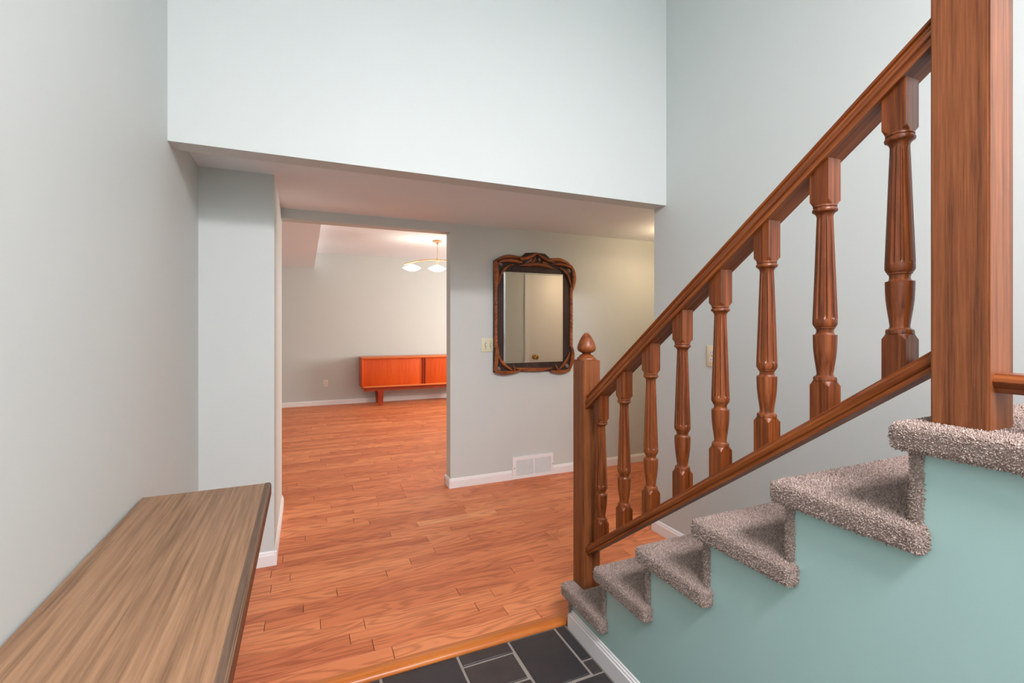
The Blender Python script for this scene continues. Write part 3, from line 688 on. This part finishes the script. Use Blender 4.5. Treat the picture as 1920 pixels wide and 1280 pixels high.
# ------------------------------------------------------------------ credenza in the dining room
cr = empty('credenza', (1.93, 8.49, 0.0)); tag(cr, 'low orange teak credenza with two sliding doors against the dining room wall', 'cabinet')
cx0, cx1, cy0, cy1, cz0, cz1 = 0.868, 2.992, 8.262, 8.705, 0.312, 0.828
def pan(n, *a, m='credenza', bev=0.003): return box(n, *a, M[m], cr, bev)
pan('top_panel', cx0, cx1, cy0, cy1, cz1-0.030, cz1, m='credenza_top', bev=0.006)
pan('bottom_panel', cx0, cx1, cy0, cy1, cz0, cz0+0.028, m='credenza_top', bev=0.004)
pan('side_panel', cx0, cx0+0.026, cy0, cy1, cz0+0.01, cz1-0.012); pan('side_panel', cx1-0.026, cx1, cy0, cy1, cz0+0.01, cz1-0.012)
pan('back_panel', cx0+0.02, cx1-0.02, cy1-0.012, cy1-0.002, cz0+0.02, cz1-0.02, m='credenza_dark')
for a, b, hx in ((cx0+0.027, 1.930, 1.913), (1.930, cx1-0.027, 1.947)):
    dd = pan('door', a, b, cy0+0.030, cy0+0.046, cz0+0.028, cz1-0.031, bev=0.001)
    prism('handle', [(hx-0.013, cy0+0.031), (hx-0.009, cy0+0.008), (hx+0.009, cy0+0.008), (hx+0.013, cy0+0.031)], 'Z', cz0+0.03, cz1-0.033, M['credenza_dark'], dd)
boxes('base_rail', [(cx0+0.035, cx1-0.035, cy0+0.035, cy0+0.06, 0.252, cz0), (cx0+0.035, cx1-0.035, cy1-0.07, cy1-0.045, 0.252, cz0)], M['credenza_dark'], cr)
for lx in (1.183, 2.677):
    for ly in (cy0+0.050, cy1-0.060):
        V = []
        for z, s1, s2 in ((0.0, 0.034, 0.020), (0.22, 0.046, 0.026), (0.253, 0.064, 0.026)):
            V += [(lx-s1, ly-s2, z), (lx+s1, ly-s2, z), (lx+s1, ly+s2, z), (lx-s1, ly+s2, z)]
        F = [(3,2,1,0), (8,9,10,11)]+[(r*4+i, r*4+(i+1) % 4, r*4+4+(i+1) % 4, r*4+4+i) for r in (0, 1) for i in range(4)]
        mesh_obj('leg', V, F, M['credenza_dark'], cr)

# ------------------------------------------------------------------ dining pendant with an arched bar and glass shades
px, py = 1.762, 6.736
pd = empty('pendant_light', (px, py, ZD)); tag(pd, 'arched pendant light with glowing saucer shades hanging in the dining room', 'lamp')
lathe('canopy', [(0.035, ZD-0.026), (0.066, ZD-0.022), (0.070, ZD-0.012), (0.070, ZD-0.001)], px, py, M['fixture'], pd)
lathe('swivel', [(0.008, ZD-0.058), (0.016, ZD-0.052), (0.016, ZD-0.036), (0.010, ZD-0.026)], px, py, M['fixture'], pd, 16)
lathe('rod', [(0.005, 2.31), (0.005, ZD-0.05)], px, py, M['fixture'], pd, 12)
sweep('arched_bar', [(1.275, py, 2.226), (1.39, py, 2.262), (1.55, py, 2.300), (px, py, 2.318), (1.974, py, 2.300), (2.134, py, 2.262), (2.249, py, 2.226)], [(0, 0.011), (1, 0.011)], M['fixture'], pd, (0, 1, 0), 0.7, 10, 8)
lathe('hub', [(0.010, 2.293), (0.024, 2.300), (0.026, 2.318), (0.022, 2.334), (0.010, 2.340)], px, py, M['fixture'], pd, 20)
for sx, zt, zs in ((1.390, 2.262, 2.228), (1.756, 2.305, 2.236), (2.134, 2.262, 2.228)):
    for dx in ((-0.012, 0.012) if abs(sx-1.756) < 0.01 else (0.0,)):
        lathe('stem', [(0.005, zs-0.01), (0.005, zt)], sx+dx, py, M['fixture'], pd, 12)
    zc = zs-0.045
    pr = [(0.020, zc-0.045), (0.055, zc-0.040), (0.090, zc-0.024), (0.126, zc-0.004), (0.130, zc), (0.118, zc+0.006), (0.075, zc+0.026), (0.040, zc+0.042), (0.020, zc+0.048)]
    lathe('shade', pr, sx, py, M['shade'], pd, 40, 60)['label'] = 'glowing white glass saucer shade'

# hall ceiling lamp out of view round the corner
hl = empty('ceiling_light', (3.10, 3.15, ZC)); tag(hl, 'round ceiling light on the low hall ceiling', 'lamp')
lathe('base', [(0.055, ZC-0.022), (0.065, ZC-0.010), (0.065, ZC-0.0005)], 3.10, 3.15, M['fixture'], hl)
lathe('stem', [(0.008, ZC-0.135), (0.008, ZC-0.02)], 3.10, 3.15, M['fixture'], hl, 12)
lathe('bowl', [(0.02, ZC-0.235), (0.07, ZC-0.225), (0.12, ZC-0.195), (0.155, ZC-0.150), (0.165, ZC-0.130), (0.150, ZC-0.132), (0.02, ZC-0.140)], 3.10, 3.15, M['hall_glass'], hl, 32, 60)
